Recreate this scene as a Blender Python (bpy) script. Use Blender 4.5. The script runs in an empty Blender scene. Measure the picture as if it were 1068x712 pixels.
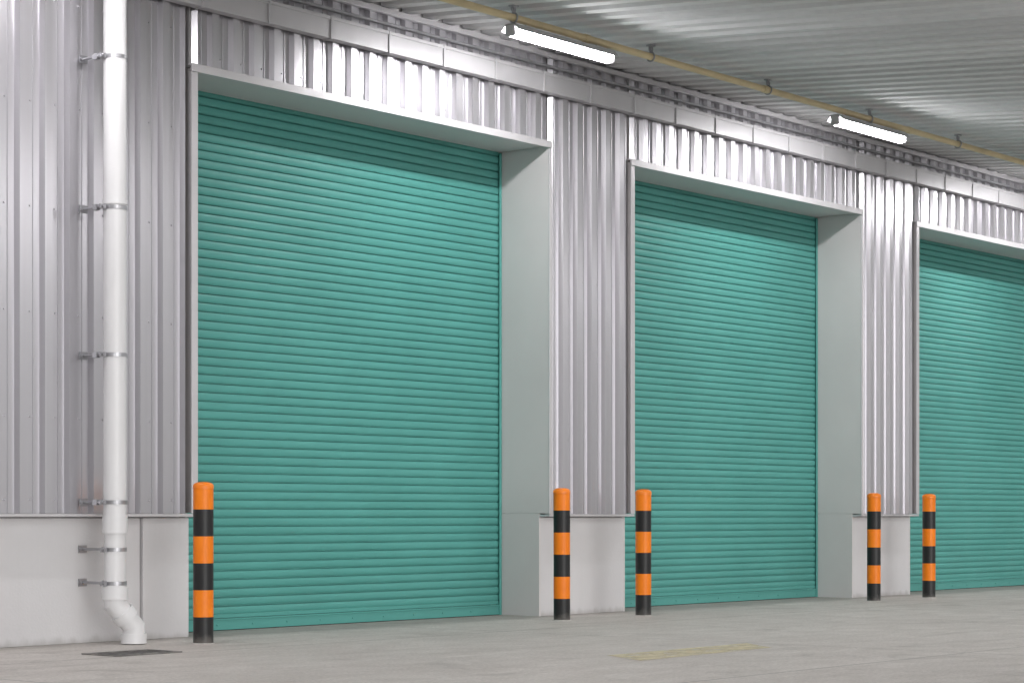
import bpy, bmesh, math, random
from mathutils import Vector, Matrix
random.seed(4)
scene = bpy.context.scene
COL = scene.collection

# ------------------------------------------------------------------ helpers
def new_mat(name):
    m = bpy.data.materials.new(name); m.use_nodes = True
    nt = m.node_tree
    b = nt.nodes["Principled BSDF"]
    return m, nt, b

class N:
    """tiny node helper"""
    def __init__(s, nt): s.nt = nt; s.l = nt.links
    def add(s, t, **kw):
        n = s.nt.nodes.new(t)
        for k, v in kw.items(): setattr(n, k, v)
        return n
    def pos(s):
        g = s.add('ShaderNodeNewGeometry'); return g.outputs['Position']
    def objc(s):
        g = s.add('ShaderNodeTexCoord'); return g.outputs['Object']
    def sep(s, v):
        n = s.add('ShaderNodeSeparateXYZ'); s.l.new(v, n.inputs[0]); return n.outputs
    def math(s, op, a, b=None, c=None, clamp=False):
        n = s.add('ShaderNodeMath', operation=op); n.use_clamp = clamp
        for i, v in enumerate((a, b, c)):
            if v is None: continue
            if isinstance(v, (int, float)): n.inputs[i].default_value = v
            else: s.l.new(v, n.inputs[i])
        return n.outputs[0]
    def scale(s, v, sc):
        n = s.add('ShaderNodeMapping'); s.l.new(v, n.inputs['Vector']); n.inputs['Scale'].default_value = sc
        return n.outputs[0]
    def noise(s, v, scale, detail=4, rough=.55, dist=0):
        n = s.add('ShaderNodeTexNoise'); s.l.new(v, n.inputs['Vector'])
        n.inputs['Scale'].default_value = scale; n.inputs['Detail'].default_value = detail
        n.inputs['Roughness'].default_value = rough; n.inputs['Distortion'].default_value = dist
        return n.outputs['Fac']
    def rng(s, v, a, b, c, d, smooth=False):
        n = s.add('ShaderNodeMapRange'); s.l.new(v, n.inputs[0])
        if smooth: n.interpolation_type = 'SMOOTHSTEP'
        for i, x in enumerate((a, b, c, d)): n.inputs[i+1].default_value = x
        return n.outputs[0]
    def mix(s, f, a, b, mode='MIX'):
        n = s.add('ShaderNodeMix', data_type='RGBA', blend_type=mode)
        if isinstance(f, (int, float)): n.inputs[0].default_value = f
        else: s.l.new(f, n.inputs[0])
        for i, v in ((6, a), (7, b)):
            if isinstance(v, (tuple, list)): n.inputs[i].default_value = (*v, 1)
            else: s.l.new(v, n.inputs[i])
        return n.outputs[2]
    def grey(s, v):
        n = s.add('ShaderNodeCombineColor')
        for i in range(3): s.l.new(v, n.inputs[i])
        return n.outputs[0]
    def bump(s, h, b, strength=.2, dist=.01):
        n = s.add('ShaderNodeBump'); s.l.new(h, n.inputs['Height'])
        n.inputs['Strength'].default_value = strength; n.inputs['Distance'].default_value = dist
        s.l.new(n.outputs[0], b.inputs['Normal'])

def simple_mat(name, col, rough=.5, metal=0, var=.1, vscale=3, stretch=(1, 1, 1), bump=0):
    m, nt, b = new_mat(name); n = N(nt)
    p = n.scale(n.pos(), stretch)
    f = n.rng(n.noise(p, vscale, 3), .3, .7, 1-var, 1+var)
    c = n.mix(1.0, col, n.grey(f), 'MULTIPLY')
    nt.links.new(c, b.inputs['Base Color'])
    b.inputs['Roughness'].default_value = rough
    b.inputs['Metallic'].default_value = metal
    if bump: n.bump(n.noise(n.pos(), 60, 4), b, bump, .004)
    return m

def sheet_metal(name, col, rough, metal, sheet=0.92):
    m, nt, b = new_mat(name); n = N(nt)
    P = n.pos(); s = n.sep(P)
    idx = n.math('FLOOR', n.math('DIVIDE', s[0], sheet))
    wn = n.add('ShaderNodeTexWhiteNoise', noise_dimensions='1D'); nt.links.new(idx, wn.inputs['W'])
    a = n.rng(wn.outputs['Value'], 0, 1, .92, 1.06)
    streak = n.rng(n.noise(n.scale(P, (10, 10, .3)), 1.5, 3), .3, .7, .97, 1.02)
    f = n.math('MULTIPLY', a, streak)
    nt.links.new(n.mix(1.0, col, n.grey(f), 'MULTIPLY'), b.inputs['Base Color'])
    b.inputs['Roughness'].default_value = rough
    b.inputs['Metallic'].default_value = metal
    return m

def box(bm, x0, x1, y0, y1, z0, z1):
    vs = [bm.verts.new(c) for c in ((x0,y0,z0),(x1,y0,z0),(x1,y1,z0),(x0,y1,z0),(x0,y0,z1),(x1,y0,z1),(x1,y1,z1),(x0,y1,z1))]
    for f in ((0,3,2,1),(4,5,6,7),(0,1,5,4),(1,2,6,5),(2,3,7,6),(3,0,4,7)):
        bm.faces.new([vs[i] for i in f])

def cyl(bm, p0, p1, r, seg=16, r2=None):
    p0 = Vector(p0); p1 = Vector(p1); d = p1-p0
    M = Matrix.Translation((p0+p1)/2) @ d.to_track_quat('Z', 'Y').to_matrix().to_4x4()
    bmesh.ops.create_cone(bm, cap_ends=True, segments=seg, radius1=r, radius2=r if r2 is None else r2, depth=d.length, matrix=M)

def tube(bm, pts, r, seg=24):
    """swept round tube along a polyline, mitred rings"""
    pts = [Vector(p) for p in pts]; rings = []
    up = Vector((1, 0, 0))
    for i, p in enumerate(pts):
        if i == 0: t = pts[1]-p
        elif i == len(pts)-1: t = p-pts[i-1]
        else: t = (pts[i+1]-p).normalized()+(p-pts[i-1]).normalized()
        t.normalize()
        a = t.cross(Vector((0, 1, 0)))
        if a.length < .1: a = t.cross(up)
        a.normalize(); b = t.cross(a)
        rings.append([bm.verts.new(p + r*(math.cos(2*math.pi*k/seg)*a+math.sin(2*math.pi*k/seg)*b)) for k in range(seg)])
    for i in range(len(rings)-1):
        for k in range(seg):
            bm.faces.new((rings[i][k], rings[i][(k+1)%seg], rings[i+1][(k+1)%seg], rings[i+1][k]))
    bm.faces.new(rings[0]); bm.faces.new(rings[-1])

def torus_ring(bm, c, axis, R, r, seg=20, rs=8):
    q = Vector(axis).to_track_quat('Z', 'Y').to_matrix()
    rings = []
    for i in range(seg):
        a = 2*math.pi*i/seg
        rings.append([bm.verts.new(Vector(c)+q @ Vector(((R+r*math.cos(2*math.pi*k/rs))*math.cos(a), (R+r*math.cos(2*math.pi*k/rs))*math.sin(a), r*math.sin(2*math.pi*k/rs)))) for k in range(rs)])
    for i in range(seg):
        for k in range(rs):
            bm.faces.new((rings[i][k], rings[(i+1)%seg][k], rings[(i+1)%seg][(k+1)%rs], rings[i][(k+1)%rs]))

def extrude_profile(bm, prof, a0, a1, place, steps=1):
    prev = None
    for s in range(steps+1):
        a = a0+(a1-a0)*s/steps
        row = [bm.verts.new(place(a, p)) for p in prof]
        if prev:
            for i in range(len(prof)-1):
                bm.faces.new((prev[i], prev[i+1], row[i+1], row[i]))
        prev = row

def finish(name, bm, mat, parent=None, loc=(0, 0, 0), bevel=0, smooth=False, recalc=True):
    if recalc: bmesh.ops.recalc_face_normals(bm, faces=bm.faces)
    me = bpy.data.meshes.new(name); bm.to_mesh(me); bm.free()
    for m in (mat if isinstance(mat, (list, tuple)) else [mat]): me.materials.append(m)
    ob = bpy.data.objects.new(name, me); COL.objects.link(ob)
    ob.location = loc
    if parent: ob.parent = parent
    if smooth:
        for p in me.polygons: p.use_smooth = True
        try: me.set_sharp_from_angle(angle=math.radians(35))
        except Exception: pass
    if bevel:
        md = ob.modifiers.new('bevel', 'BEVEL'); md.width = bevel; md.segments = 2; md.limit_method = 'ANGLE'
    return ob

def empty(name, loc, label, cat, group=None):
    e = bpy.data.objects.new(name, None); COL.objects.link(e); e.location = loc
    e.empty_display_size = .2
    e["label"] = label; e["category"] = cat
    if group: e["group"] = group
    return e

def copy_thing(top, loc):
    n = top.copy(); COL.objects.link(n); n.location = loc
    for c in list(top.children):
        cc = c.copy(); COL.objects.link(cc); cc.parent = n
        cc.matrix_parent_inverse = c.matrix_parent_inverse.copy()
    return n

# ------------------------------------------------------------------ materials
M_clad = sheet_metal("ribbed_steel", (.60, .59, .62), .30, .78)
M_ceil = sheet_metal("ceiling_steel", (.66, .665, .67), .85, 0, sheet=.9)
M_trim = simple_mat("trim_steel", (.60, .59, .605), .40, .3, .05, 2)
M_trunk = simple_mat("trunking_steel", (.52, .515, .53), .42, .35, .06, 2)
M_jamb = simple_mat("jamb_paint", (.63, .605, .605), .5, .0, .03, 1.2)
M_galv = simple_mat("galvanised_steel", (.40, .40, .42), .35, .7, .15, 8)
M_dark = simple_mat("dark_gap", (.02, .02, .02), .8)
M_white = simple_mat("white_pvc", (.72, .72, .73), .36, 0, .04, 2, (4, 4, .6))
M_house = simple_mat("lamp_housing_plastic", (.50, .50, .51), .4, 0, .04, 4)
M_cond = simple_mat("cream_painted_pipe", (.66, .54, .32), .45, 0, .12, 3)

def plinth_mat():
    m, nt, b = new_mat("painted_render"); n = N(nt); P = n.pos(); s = n.sep(P)
    c = n.mix(n.rng(n.noise(P, 1.1, 5, .6), .3, .7, 0, 1), (.60, .59, .60), (.66, .652, .66))
    g = n.math('ADD', s[2], n.math('MULTIPLY', n.noise(n.scale(P, (5, 5, 1.5)), 1.6, 4), .14))
    c = n.mix(n.rng(g, .06, .14, .5, 0, True), c, (.30, .285, .27))
    streak = n.rng(n.noise(n.scale(P, (9, 9, .5)), 1.5, 3), .58, .8, 0, .05)
    c = n.mix(streak, c, (.33, .31, .29))
    nt.links.new(c, b.inputs['Base Color']); b.inputs['Roughness'].default_value = .75
    n.bump(n.noise(P, 55, 4), b, .35, .004)
    return m
M_plinth = plinth_mat()

def teal_mat():
    m, nt, b = new_mat("teal_enamel"); n = N(nt); P = n.pos(); s = n.sep(P)
    c = n.mix(n.rng(n.noise(n.scale(P, (1, 1, 2)), 1.2, 4), .3, .7, 0, 1), (.088, .330, .295), (.102, .370, .332))
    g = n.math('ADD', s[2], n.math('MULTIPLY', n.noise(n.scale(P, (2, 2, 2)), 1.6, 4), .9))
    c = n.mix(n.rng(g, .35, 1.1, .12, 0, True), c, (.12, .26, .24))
    sc = n.rng(n.noise(n.scale(P, (1.5, 1, 22)), 2.0, 4), .62, .74, 0, .12)
    c = n.mix(sc, c, (.16, .40, .36))
    nt.links.new(c, b.inputs['Base Color'])
    nt.links.new(n.rng(n.noise(P, 3, 3), .3, .7, .42, .54), b.inputs['Roughness'])
    b.inputs['Specular IOR Level'].default_value = .35
    n.bump(n.noise(n.scale(P, (.8, 1, 5)), 2, 2), b, .08, .012)
    return m
M_teal = teal_mat()

def ground_mat():
    m, nt, b = new_mat("worn_concrete"); n = N(nt); P = n.pos(); s = n.sep(P)
    big = n.rng(n.noise(P, .35, 5, .6, .5), .3, .7, 0, 1)
    c = n.mix(big, (.51, .475, .445), (.62, .585, .55))
    mid = n.rng(n.noise(n.scale(P, (1, 1.5, 1)), 2.2, 7, .68, .6), .36, .66, 0, 1)
    c = n.mix(n.math('MULTIPLY', mid, .5), c, (.44, .41, .38))
    fine = n.rng(n.noise(P, 38, 5, .7), .3, .7, .76, 1.20)
    c = n.mix(1.0, c, n.grey(fine), 'MULTIPLY')
    w = n.noise(n.scale(P, (.25, 2.6, 1)), 1.4, 4, .6, .3)
    c = n.mix(n.rng(w, .55, .75, 0, .4), c, (.34, .315, .29))
    st = n.noise(P, 1.1, 4, .6, 1.2)
    c = n.mix(n.rng(st, .58, .72, 0, .45), c, (.27, .25, .23))
    sc = n.noise(n.scale(P, (.7, 3, 1)), 3.1, 5, .7, .8)
    c = n.mix(n.rng(sc, .58, .72, 0, .4), c, (.76, .73, .69))
    wob = n.math('MULTIPLY', n.math('SUBTRACT', n.noise(P, 6, 2), .5), .02)
    def joint(coord, period, off, wd):
        q = n.math('PINGPONG', n.math('ADD', n.math('ADD', coord, wob), off), period/2)
        return n.rng(q, wd*.4, wd, 1, 0)
    j = n.math('MAXIMUM', joint(s[0], 6.02, -1.9, .012), joint(s[1], 4.4, 1.35, .014))
    c = n.mix(n.math('MULTIPLY', j, .6), c, (.12, .115, .105))
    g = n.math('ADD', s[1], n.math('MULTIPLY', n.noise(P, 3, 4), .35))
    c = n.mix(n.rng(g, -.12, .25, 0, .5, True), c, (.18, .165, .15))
    nt.links.new(c, b.inputs['Base Color'])
    nt.links.new(n.rng(mid, 0, 1, .60, .82), b.inputs['Roughness'])
    h = n.math('SUBTRACT', n.math('MULTIPLY', n.noise(P, 30, 5, .7), .6), n.math('MULTIPLY', j, .8))
    n.bump(h, b, .5, .01)
    return m
M_ground = ground_mat()

def bollard_mat():
    m, nt, b = new_mat("striped_bollard_paint"); n = N(nt); O = n.objc(); s = n.sep(O); P = n.pos()
    f = n.math('MODULO', n.math('FLOOR', n.math('DIVIDE', n.math('ADD', s[2], .0005), .2092)), 2)
    org = n.mix(n.rng(n.noise(P, 9, 4), .3, .7, 0, 1), (.88, .21, .006), (.93, .24, .008))
    c = n.mix(f, (.018, .018, .019), org)
    scr = n.rng(n.noise(n.scale(P, (1, 1, 2.4)), 14, 5, .7), .70, .76, 0, .4)
    c = n.mix(scr, c, (.24, .20, .16))
    g = n.rng(n.math('ADD', s[2], n.math('MULTIPLY', n.noise(P, 12, 3), .15)), .06, .16, .6, 0, True)
    c = n.mix(g, c, (.18, .165, .15))
    nt.links.new(c, b.inputs['Base Color'])
    b.inputs['Roughness'].default_value = .38
    b.inputs['Specular IOR Level'].default_value = .35
    n.bump(n.noise(P, 26, 3), b, .12, .004)
    return m
M_bol = bollard_mat()
M_orange = simple_mat("orange_cap_paint", (.90, .225, .007), .38, 0, .06, 8)

def emis(name, col, strength):
    m, nt, b = new_mat(name)
    b.inputs['Base Color'].default_value = (.8, .8, .8, 1)
    b.inputs['Emission Color'].default_value = (*col, 1)
    b.inputs['Emission Strength'].default_value = strength
    return m
M_glow = emis("lit_diffuser", (1.0, .975, .985), 92)
M_fill_glow = emis("fill_row_diffuser", (1.0, .975, .985), 68)  # glow for the added, unseen row of fill lamps

# ------------------------------------------------------------------ layout (metres)
PITCH = 6.02; OW = 4.60; X0 = 11.64
OPEN = [(X0+PITCH*i, X0+PITCH*i+OW) for i in range(4)]
WL, WR = 2.0, OPEN[-1][1]+3.0
H_OPEN = 4.62; DEPTH = .63; Z_P = 1.015; Z_TOP = 5.56

# ------------------------------------------------------------------ ground
bm = bmesh.new()
g = [bm.verts.new(c) for c in ((-400, -400, 0), (400, -400, 0), (400, 400, 0), (-400, 400, 0))]; bm.faces.new(g)
gr = finish("ground", bm, M_ground); gr["kind"] = "structure"
gr["label"] = "worn grey concrete yard with stains and joints"; gr["category"] = "ground"

m, nt, b = new_mat("faded_yellow_paint"); n = N(nt); P = n.pos()
b.inputs['Base Color'].default_value = (.80, .71, .44, 1); b.inputs['Roughness'].default_value = .7
tr = n.add('ShaderNodeBsdfTransparent'); mx = n.add('ShaderNodeMixShader')
nt.links.new(n.rng(n.noise(n.scale(P, (1.2, 2, 1)), 3.5, 6, .7), .30, .64, .1, .7), mx.inputs[0])
nt.links.new(tr.outputs[0], mx.inputs[1]); nt.links.new(b.outputs[0], mx.inputs[2])
nt.links.new(mx.outputs[0], nt.nodes['Material Output'].inputs[0])
bm = bmesh.new()
v = [bm.verts.new(c) for c in ((11.7, -4.45, .004), (13.5, -4.36, .004), (13.85, -3.90, .004), (12.0, -3.93, .004))]; bm.faces.new(v)
ym = finish("painted_road_line", bm, m); ym["kind"] = "structure"
ym["label"] = "worn faded yellow painted line on concrete"; ym["category"] = "road marking"

# ------------------------------------------------------------------ warehouse
B = empty("warehouse_building", (WL, 0, 0), "long metal clad warehouse with recessed loading bays", "warehouse")
def bfin(name, bm, mat, **k):
    o = finish(name, bm, mat, None, **k)
    o.parent = B; o.matrix_parent_inverse = Matrix.Translation((-WL, 0, 0)); return o

RP = .235
def clad_profile(x0, x1, phase=0, d=.044):
    pts = []
    k = math.floor((x0-phase)/RP)-1
    seq = ((0, d), (.044, d), (.048, d-.007), (.058, d-.007), (.062, d), (.112, d), (.132, 0), (.206, 0), (.226, d))
    while True:
        base = phase+k*RP
        if base > x1+RP: break
        for u, v in seq:
            xx = base+u
            if x0 <= xx <= x1: pts.append((xx, v))
        k += 1
    return [(x0, d)]+pts+[(x1, d)]

def cladding(x0, x1, z0, z1, phase, screws=(), yoff=0):
    bm = bmesh.new()
    extrude_profile(bm, clad_profile(x0, x1, phase), z0, z1, lambda a, p: (p[0], p[1]+yoff, a))
    k = math.ceil((x0-phase)/RP)
    while phase+k*RP+.03 < x1-.02:
        for z in screws:
            xx = phase+k*RP+.022+random.uniform(-.004, .004)
            if xx > x0+.02: cyl(bm, (xx, .044+yoff, z), (xx, .031+yoff, z), .0085, 6)
        k += 1
    return bfin("wall_cladding", bm, M_clad, recalc=False)

SCR = (1.12, 1.75, 2.55, 3.35, 4.15, 4.95)
T = .068
cladding(WL, OPEN[0][0]-T-.02, Z_P, Z_TOP, 9.50, screws=SCR)
for i in range(len(OPEN)):
    a = OPEN[i][1]+T*.55
    bb = OPEN[i+1][0]-T if i+1 < len(OPEN) else WR
    cladding(a, bb, Z_P, Z_TOP, OPEN[i][1]+.10, screws=SCR)
for i, (a, bb) in enumerate(OPEN):
    cladding(a-.02, bb+.02, H_OPEN+T, Z_TOP, a+.04, screws=(4.78,), yoff=.004)

bm = bmesh.new()
edges = [WL]+[v for o in OPEN for v in o]+[WR]
for i in range(0, len(edges), 2):
    box(bm, edges[i]+(.03 if i else 0), edges[i+1]-(.03 if i+1 < len(edges)-1 else 0), .19, .58, 0, 5.9)
for a, bb in OPEN:
    box(bm, a-.028, bb+.028, .06, .55, H_OPEN+.05, 5.9)
bfin("inner_wall", bm, M_plinth)

for i in range(0, len(edges), 2):
    xa, xb = edges[i]+.004, edges[i+1]-.004
    bm = bmesh.new()
    if i == 0:
        box(bm, xa, 11.14, .12, .185, 0, Z_P-.035)
        bfin("plinth", bm, M_plinth, bevel=.006); bm = bmesh.new()
        box(bm, 11.152, xb, .095, .185, 0, Z_P-.035)
    else:
        box(bm, xa, xb, .12, .185, 0, Z_P-.035)
    bfin("plinth", bm, M_plinth, bevel=.006)
    bm = bmesh.new()
    box(bm, xa, xb, -.010, .050, Z_P-.026, Z_P-.003)
    bfin("drip_flashing", bm, M_trim, bevel=.002)
    bm = bmesh.new()
    box(bm, xa, xb, .051, .185, Z_P-.030, Z_P-.008)
    bfin("plinth_soffit", bm, M_trim)

for i, (a, bb) in enumerate(OPEN):
    for xa, xb in ((bb, bb+.025), (a-.025, a)):
        bm = bmesh.new(); box(bm, xa, xb, .002, DEPTH+.12, Z_P+.004, H_OPEN+.02)
        bfin("jamb_lining", bm, M_jamb, bevel=.002)
        bm = bmesh.new(); box(bm, xa, xb, .118, DEPTH+.12, 0, Z_P+.0025)
        bfin("lower_jamb_lining", bm, M_jamb, bevel=.002)
    bm = bmesh.new()
    box(bm, a-.025, bb+.025, .002, DEPTH+.12, H_OPEN+.021, H_OPEN+.045)
    bfin("lintel_soffit", bm, M_jamb, bevel=.003)
    bm = bmesh.new(); box(bm, a-T, bb+T*.5, -.020, .0012, H_OPEN, H_OPEN+T)
    box(bm, a-T, bb+T*.5, .0012, .042, H_OPEN+T-.012, H_OPEN+T)
    bfin("head_trim", bm, M_trim, bevel=.003)
    for xa, xb in ((a-T, a-.001), (bb-.001, bb+T*.5)):
        bm = bmesh.new(); box(bm, xa, xb, -.014, .0012, Z_P, H_OPEN-.002)
        bfin("side_trim", bm, M_trim, bevel=.003)
    bm = bmesh.new(); box(bm, bb+.0255, bb+T*.55+.004, .0015, .05, Z_P, H_OPEN)
    bfin("trim_return", bm, M_trim)

bm = bmesh.new()
box(bm, WL, WR, 2.2, 2.3, 0, 6.0)
bfin("rear_wall", bm, M_dark)

SL = .085; ZC = 5.58; CD = 8.0
prof = []; x = WL-1; cp = .28
while x < WR+1:
    for u, v in ((0, 0), (.44, 0), (.50, .06), (.94, .06)):
        prof.append((x+u*cp, v))
    x += cp
bm = bmesh.new()
extrude_profile(bm, prof, -.04, CD, lambda d, p: (p[0], -d, ZC-SL*d+p[1]), steps=1)
bfin("canopy_ceiling", bm, M_ceil, recalc=False)
bm = bmesh.new()
box(bm, WL-1, WR+1, -CD-.02, .6, ZC+.10, ZC+.14)
for v in bm.verts: v.co.z += SL*v.co.y
bfin("canopy_roof", bm, M_trim)
bm = bmesh.new()
box(bm, WL-1, WR+1, -CD-.1, -CD-.022, ZC-SL*CD-.15, ZC-SL*CD+.2)
bfin("canopy_fascia", bm, M_trim, bevel=.01)
bm = bmesh.new()
box(bm, WL, WR, -.055, -.004, 5.50, 5.545)
bfin("head_flashing", bm, M_trunk, bevel=.004)

# ------------------------------------------------------------------ cable trunking
T1 = empty("cable_trunking", (WL, 0, 5.12), "grey steel cable trunking running along the top of the warehouse wall", "cable trunking")
def par(o, e):
    o.parent = e; o.matrix_parent_inverse = Matrix.Translation(-e.location); return o
bm = bmesh.new()
x = WL
SEG = .74
while x < WR-.1:
    dz = random.uniform(-.001, .001); dy = random.uniform(-.001, .001)
    box(bm, x+.001, x+SEG-.001, -.095+dy, -.006, 5.14+dz, 5.325+dz)
    box(bm, x+.001, x+SEG-.001, -.104+dy, -.0955+dy, 5.30+dz, 5.332+dz)
    x += SEG
par(finish("trunking_body", bm, M_trunk, bevel=.003), T1)
x = WL+SEG
while x < WR-.1:
    bm = bmesh.new()
    box(bm, x-.012, x+.012, -.109, -.004, 5.132, 5.336)
    par(finish("joint_strap", bm, M_trunk, bevel=.002), T1)
    x += SEG
bm = bmesh.new()
tube(bm, [(WL+.01, -.04, 5.41), (WR-.01, -.04, 5.41)], .017, 10)
par(finish("cable", bm, M_galv, smooth=True), T1)

# ------------------------------------------------------------------ roller doors
def make_door():
    e = empty("roller_door", (0, 0, 0), "closed teal slatted roller shutter door in recessed bay", "roller door", "teal roller shutter doors")
    W = OW-.008
    SP = .077; n_ = 59; z0 = .14
    prof = []
    for j in range(n_):
        z = z0+j*SP
        for t in (0.0, .08, .20, .36, .54, .70, .80):
            prof.append((z+t*SP+.003, -.0095*math.sin(math.pi*(t+.03)/.88)**.6))
        prof.append((z+.835*SP, .002)); prof.append((z+.845*SP, .022)); prof.append((z+.925*SP, .022))
        prof.append((z+.935*SP, -.006)); prof.append((z+.965*SP, -.008)); prof.append((z+1.0*SP, -.006)); prof.append((z+1.02*SP, .004))
    bm = bmesh.new()
    extrude_profile(bm, prof, .02, W-.02, lambda a, p: (a, p[1], p[0]))
    finish("shutter_curtain", bm, M_teal, e, smooth=True, recalc=False)
    bm = bmesh.new()
    box(bm, .022, W-.022, -.022, .02, .006, .1)
    box(bm, .022, W-.022, -.030, -.0225, .09, .105)
    box(bm, .022, W-.022, -.014, .02, .107, .142)
    k = .35
    while k < W-.1:
        cyl(bm, (k, -.022, .05), (k, -.030, .05), .009, 8); k += .42
    finish("bottom_bar", bm, M_teal, e, bevel=.003)
    bm = bmesh.new(); box(bm, .02, W-.02, -.012, .02, .0005, .0055); finish("bottom_seal", bm, M_dark, e)
    for xa in (.001, W-.034):
        bm = bmesh.new()
        box(bm, xa, xa+.033, -.034, -.024, .002, 4.63)
        if xa < 1: box(bm, xa, xa+.006, -.0235, .04, .002, 4.63)
        else: box(bm, xa+.027, xa+.033, -.0235, .04, .002, 4.63)
        finish("guide_rail", bm, M_teal, e, bevel=.002)
    return e
d0 = make_door(); d0.location = (OPEN[0][0]+.004, DEPTH, 0)
for o in OPEN[1:]: copy_thing(d0, (o[0]+.004, DEPTH, 0))

# ------------------------------------------------------------------ bollards
def make_bollard():
    e = empty("bollard", (0, 0, 0), "orange and black striped steel safety bollard beside loading bay", "bollard", "striped bollards beside the loading bays")
    R = .079
    bm = bmesh.new(); seg = 40
    def lathe(prof):
        rings = [[bm.verts.new((r*math.cos(2*math.pi*k/seg), r*math.sin(2*math.pi*k/seg), z)) for k in range(seg)] for r, z in prof]
        for i in range(len(rings)-1):
            for k in range(seg): bm.faces.new((rings[i][k], rings[i][(k+1) % seg], rings[i+1][(k+1) % seg], rings[i+1][k]))
        bm.faces.new(rings[0]); bm.faces.new(rings[-1])
    lathe(((R, 0), (R, .4), (R, .8), (R, 1.205)))
    finish("post", bm, M_bol, e, smooth=True)
    bm = bmesh.new()
    lathe(((R, 1.2055), (R+.0025, 1.207), (R+.0025, 1.228), (R-.001, 1.238), (R-.010, 1.248), (R-.026, 1.255), (R-.05, 1.259), (.004, 1.260)))
    finish("cap", bm, M_orange, e, smooth=True)
    bm = bmesh.new()
    cyl(bm, (0, 0, .0005), (0, 0, .008), .094, 32, .084)
    finish("base_collar", bm, M_ground, e, smooth=True)
    return e
BP = [(11.115, -.66), (15.746, -.56), (17.03, -.58), (21.60, -.56), (22.92, -.56)]
b0 = make_bollard(); b0.location = (*BP[0], 0)
for p in BP[1:]:
    c = copy_thing(b0, (*p, 0)); c.rotation_euler = (random.uniform(-.004, .004), random.uniform(-.004, .004), random.uniform(0, 6))

# ------------------------------------------------------------------ downpipe
px, py = 10.575, -.25
D = empty("drain_pipe", (px, py, 0), "white plastic rainwater downpipe with steel clamps on metal wall", "drain pipe")
def dfin(*a, **k):
    return finish(*a, parent=D, **k)
R = .089
bm = bmesh.new()
tube(bm, [(0, 0, .93), (0, 0, 5.50)], R, 32)
dfin("pipe", bm, M_white, smooth=True)
bm = bmesh.new()
tube(bm, [(0, 0, .40), (0, 0, .93)], R-.006, 32)
dfin("lower_pipe", bm, M_white, smooth=True)
bm = bmesh.new()
ux, uy = .92, -.39
def pt(r, z): return Vector((r*ux, r*uy, z))
tube(bm, [pt(0, .42), pt(0, .315), pt(.150, .135), pt(.150, .006)], R, 40)
e_ = dfin("elbow", bm, M_white, smooth=True, bevel=.004)
P5 = pt(.150, .006)
def collar(p0, p1, r):
    bm = bmesh.new(); p0 = Vector(p0); p1 = Vector(p1); d = (p1-p0).normalized()*.005
    tube(bm, [p0, p0+d, p1-d, p1], r, 32)
    dfin("coupling", bm, M_white, smooth=True)
collar((0, 0, .86), (0, 0, 1.0), R+.008)
collar((0, 0, .35), (0, 0, .45), R+.012)
collar((0, 0, 3.395), (0, 0, 3.43), R+.006)
collar(pt(.052, .2525), pt(.098, .1975), R+.009)
collar((P5.x, P5.y, .008), (P5.x, P5.y, .085), R+.010)
for z in (4.53, 3.37, 2.235, 1.10, .735, .475):
    bm = bmesh.new()
    rr = (R if z > 1 else R-.006)+.004
    seg = 32
    lo = [bm.verts.new((rr*math.cos(2*math.pi*k/seg), rr*math.sin(2*math.pi*k/seg), z-.015)) for k in range(seg)]
    hi = [bm.verts.new((rr*math.cos(2*math.pi*k/seg), rr*math.sin(2*math.pi*k/seg), z+.015)) for k in range(seg)]
    for k in range(seg): bm.faces.new((lo[k], lo[(k+1) % seg], hi[(k+1) % seg], hi[k]))
    yw = .245 if z > 1 else .368
    xo = -rr-.02 if z > 1 else -rr+.065
    box(bm, -rr-.055, -rr+.004, -.006, .006, z-.018, z+.018)
    box(bm, rr-.004, rr+.028, -.006, .006, z-.016, z+.016)
    cyl(bm, (-rr-.03, -.026, z), (-rr-.03, .032, z), .013, 8)
    cyl(bm, (xo, .008, z), (xo, yw-.008, z), .011, 8)
    box(bm, xo-.018, xo+.018, .06, .11, z-.022, z+.022)
    box(bm, xo-.040, xo+.040, yw-.008, yw, z-.030, z+.030)
    cyl(bm, (xo-.026, yw-.022, z), (xo-.026, yw-.006, z), .011, 8)
    dfin("clamp", bm, M_galv)

# ------------------------------------------------------------------ floor drain
G = empty("drain_grate", (9.99, -1.15, 0), "dark cast iron drain grate set in concrete ground", "drain grate")
M_iron = simple_mat("cast_iron", (.19, .18, .17), .6, .1, .3, 10)
w, h = .31, .19
bm = bmesh.new()
box(bm, -w, w, -h, -h+.035, .001, .010); box(bm, -w, w, h-.035, h, .001, .010)
box(bm, -w, -w+.035, -h+.0352, h-.0352, .001, .010); box(bm, w-.035, w, -h+.0352, h-.0352, .001, .010)
finish("frame", bm, M_iron, G)
bm = bmesh.new(); k = -w+.055
while k < w-.06:
    box(bm, k, k+.030, -h+.0355, h-.0355, .0025, .004); k += .082
finish("bars", bm, M_iron, G)
bm = bmesh.new(); box(bm, -w+.0355, w-.0355, -h+.0355, h-.0355, .0008, .002); finish("pit_shade_sheet", bm, M_dark, G)  # flat dark sheet stands in for the shade below the bars

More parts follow.
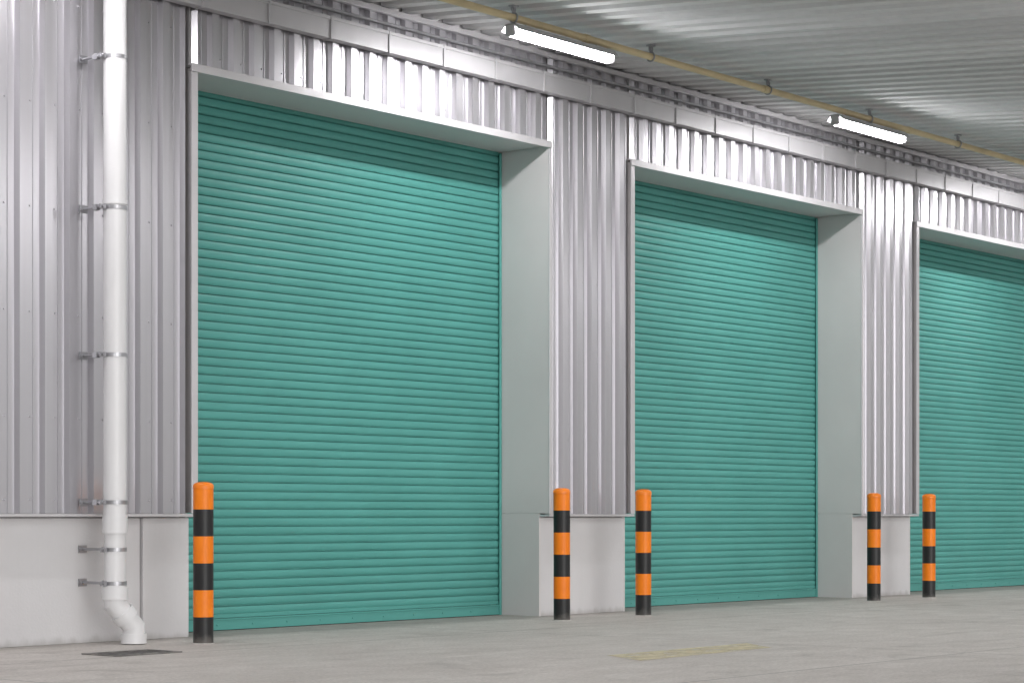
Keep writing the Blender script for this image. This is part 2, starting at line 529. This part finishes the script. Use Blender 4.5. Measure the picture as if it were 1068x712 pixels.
# ------------------------------------------------------------------ conduit with hangers
CY, CZ = -1.17, 5.372
C = empty("conduit_pipe", (WL, CY, CZ), "cream conduit pipe hung on hooks under the canopy ceiling", "conduit pipe")
bm = bmesh.new()
tube(bm, [(0, 0, 0), (WR-WL, 0, 0)], .033, 14)
x = 1.3
while x < WR-WL:
    tube(bm, [(x, 0, 0), (x+.08, 0, 0)], .039, 14); x += 3.0
finish("pipe", bm, M_cond, C, smooth=True)
x = 14.29-5*2.053
zc = ZC+SL*CY-CZ
while x < WR:
    lx = x-WL
    if lx > 0:
        bm = bmesh.new()
        torus_ring(bm, (lx, 0, 0), (1, 0, 0), .044, .008)
        cyl(bm, (lx, 0, .048), (lx, 0, zc), .007, 8)
        torus_ring(bm, (lx, 0, .076), (0, 1, 0), .026, .008)
        box(bm, lx-.035, lx+.035, -.03, .03, zc-.012, zc+.004)
        finish("hanger", bm, M_galv, C, smooth=True)
    x += 2.053

# ------------------------------------------------------------------ luminaires
def make_lum(glow):  # also builds the added fill row, which hangs without a conduit
    e = empty("fluorescent_lamp", (0, 0, 0), "lit white fluorescent batten lamp hanging below the conduit", "lamp", "fluorescent lamps under the canopy")
    L = 1.47
    bm = bmesh.new()
    pr = [(-.094, -.034), (-.096, -.032), (-.062, .018), (-.045, .028), (.045, .028), (.062, .018), (.096, -.032), (.094, -.034), (.056, .010), (-.056, .010), (-.094, -.034)]
    extrude_profile(bm, pr, -L/2, L/2, lambda a, p: (a, p[0], p[1]))
    finish("housing", bm, M_house, e)
    bm = bmesh.new()
    pr = [(.054, .008)]+[(.056*math.cos(math.pi*t/12), -.030-.056*math.sin(math.pi*t/12)) for t in range(13)]+[(-.054, .008), (.054, .008)]
    extrude_profile(bm, pr, -L/2+.035, L/2-.035, lambda a, p: (a, p[0], p[1]))
    finish("diffuser", bm, glow, e, smooth=True, recalc=True)
    for s in (-1, 1):
        bm = bmesh.new()
        xa = s*L/2
        box(bm, min(xa, xa-s*.030), max(xa, xa-s*.030), -.056, .056, -.084, .028)
        finish("end_cap", bm, M_house, e, bevel=.016)
        bm = bmesh.new()
        xx = s*(L/2-.22)
        cyl(bm, (xx, 0, .029), (xx, 0, .07), .006, 8)
        box(bm, xx-.012, xx+.012, -.03, .03, .0285, .034)
        finish("bracket", bm, M_galv, e)
    return e
FX = 14.97; FP = 5.475; FZ = 5.285
l0 = make_lum(M_glow); l0.location = (FX, CY, FZ)
for k in (-2, -1, 1, 2, 3): copy_thing(l0, (FX+FP*k, CY, FZ))
# added second lamp row near the canopy edge, out of view, for fill light
zl = ZC-SL*6.9-.13
l_fill = make_lum(M_fill_glow); l_fill.location = (FX-FP*1.9, -6.9, zl)
for k in range(-1, 4): copy_thing(l_fill, (FX+FP*(k+.1), -6.9, zl))

# ------------------------------------------------------------------ world, camera
w = bpy.data.worlds.new("World"); scene.world = w; w.use_nodes = True
nt = w.node_tree; bg = nt.nodes['Background']
sky = nt.nodes.new('ShaderNodeTexSky'); sky.sky_type = 'NISHITA'; sky.sun_disc = False
sky.sun_elevation = math.radians(10); sky.sun_rotation = math.radians(200)
hs = nt.nodes.new('ShaderNodeHueSaturation'); hs.inputs['Saturation'].default_value = .04
nt.links.new(sky.outputs[0], hs.inputs['Color']); nt.links.new(hs.outputs[0], bg.inputs['Color'])
bg.inputs['Strength'].default_value = .15

cam = bpy.data.cameras.new("camera"); co = bpy.data.objects.new("camera", cam); COL.objects.link(co)
co.location = (0, -13.02, 1.0); co.rotation_euler = (math.radians(90), 0, -math.radians(90-39.71))
cam.sensor_width = 36; cam.lens = 36*2200/1068; cam.shift_y = 181/1068; cam.clip_end = 1500
scene.camera = co
scene.view_settings.view_transform = 'Standard'; scene.view_settings.look = 'None'; scene.view_settings.exposure = 0
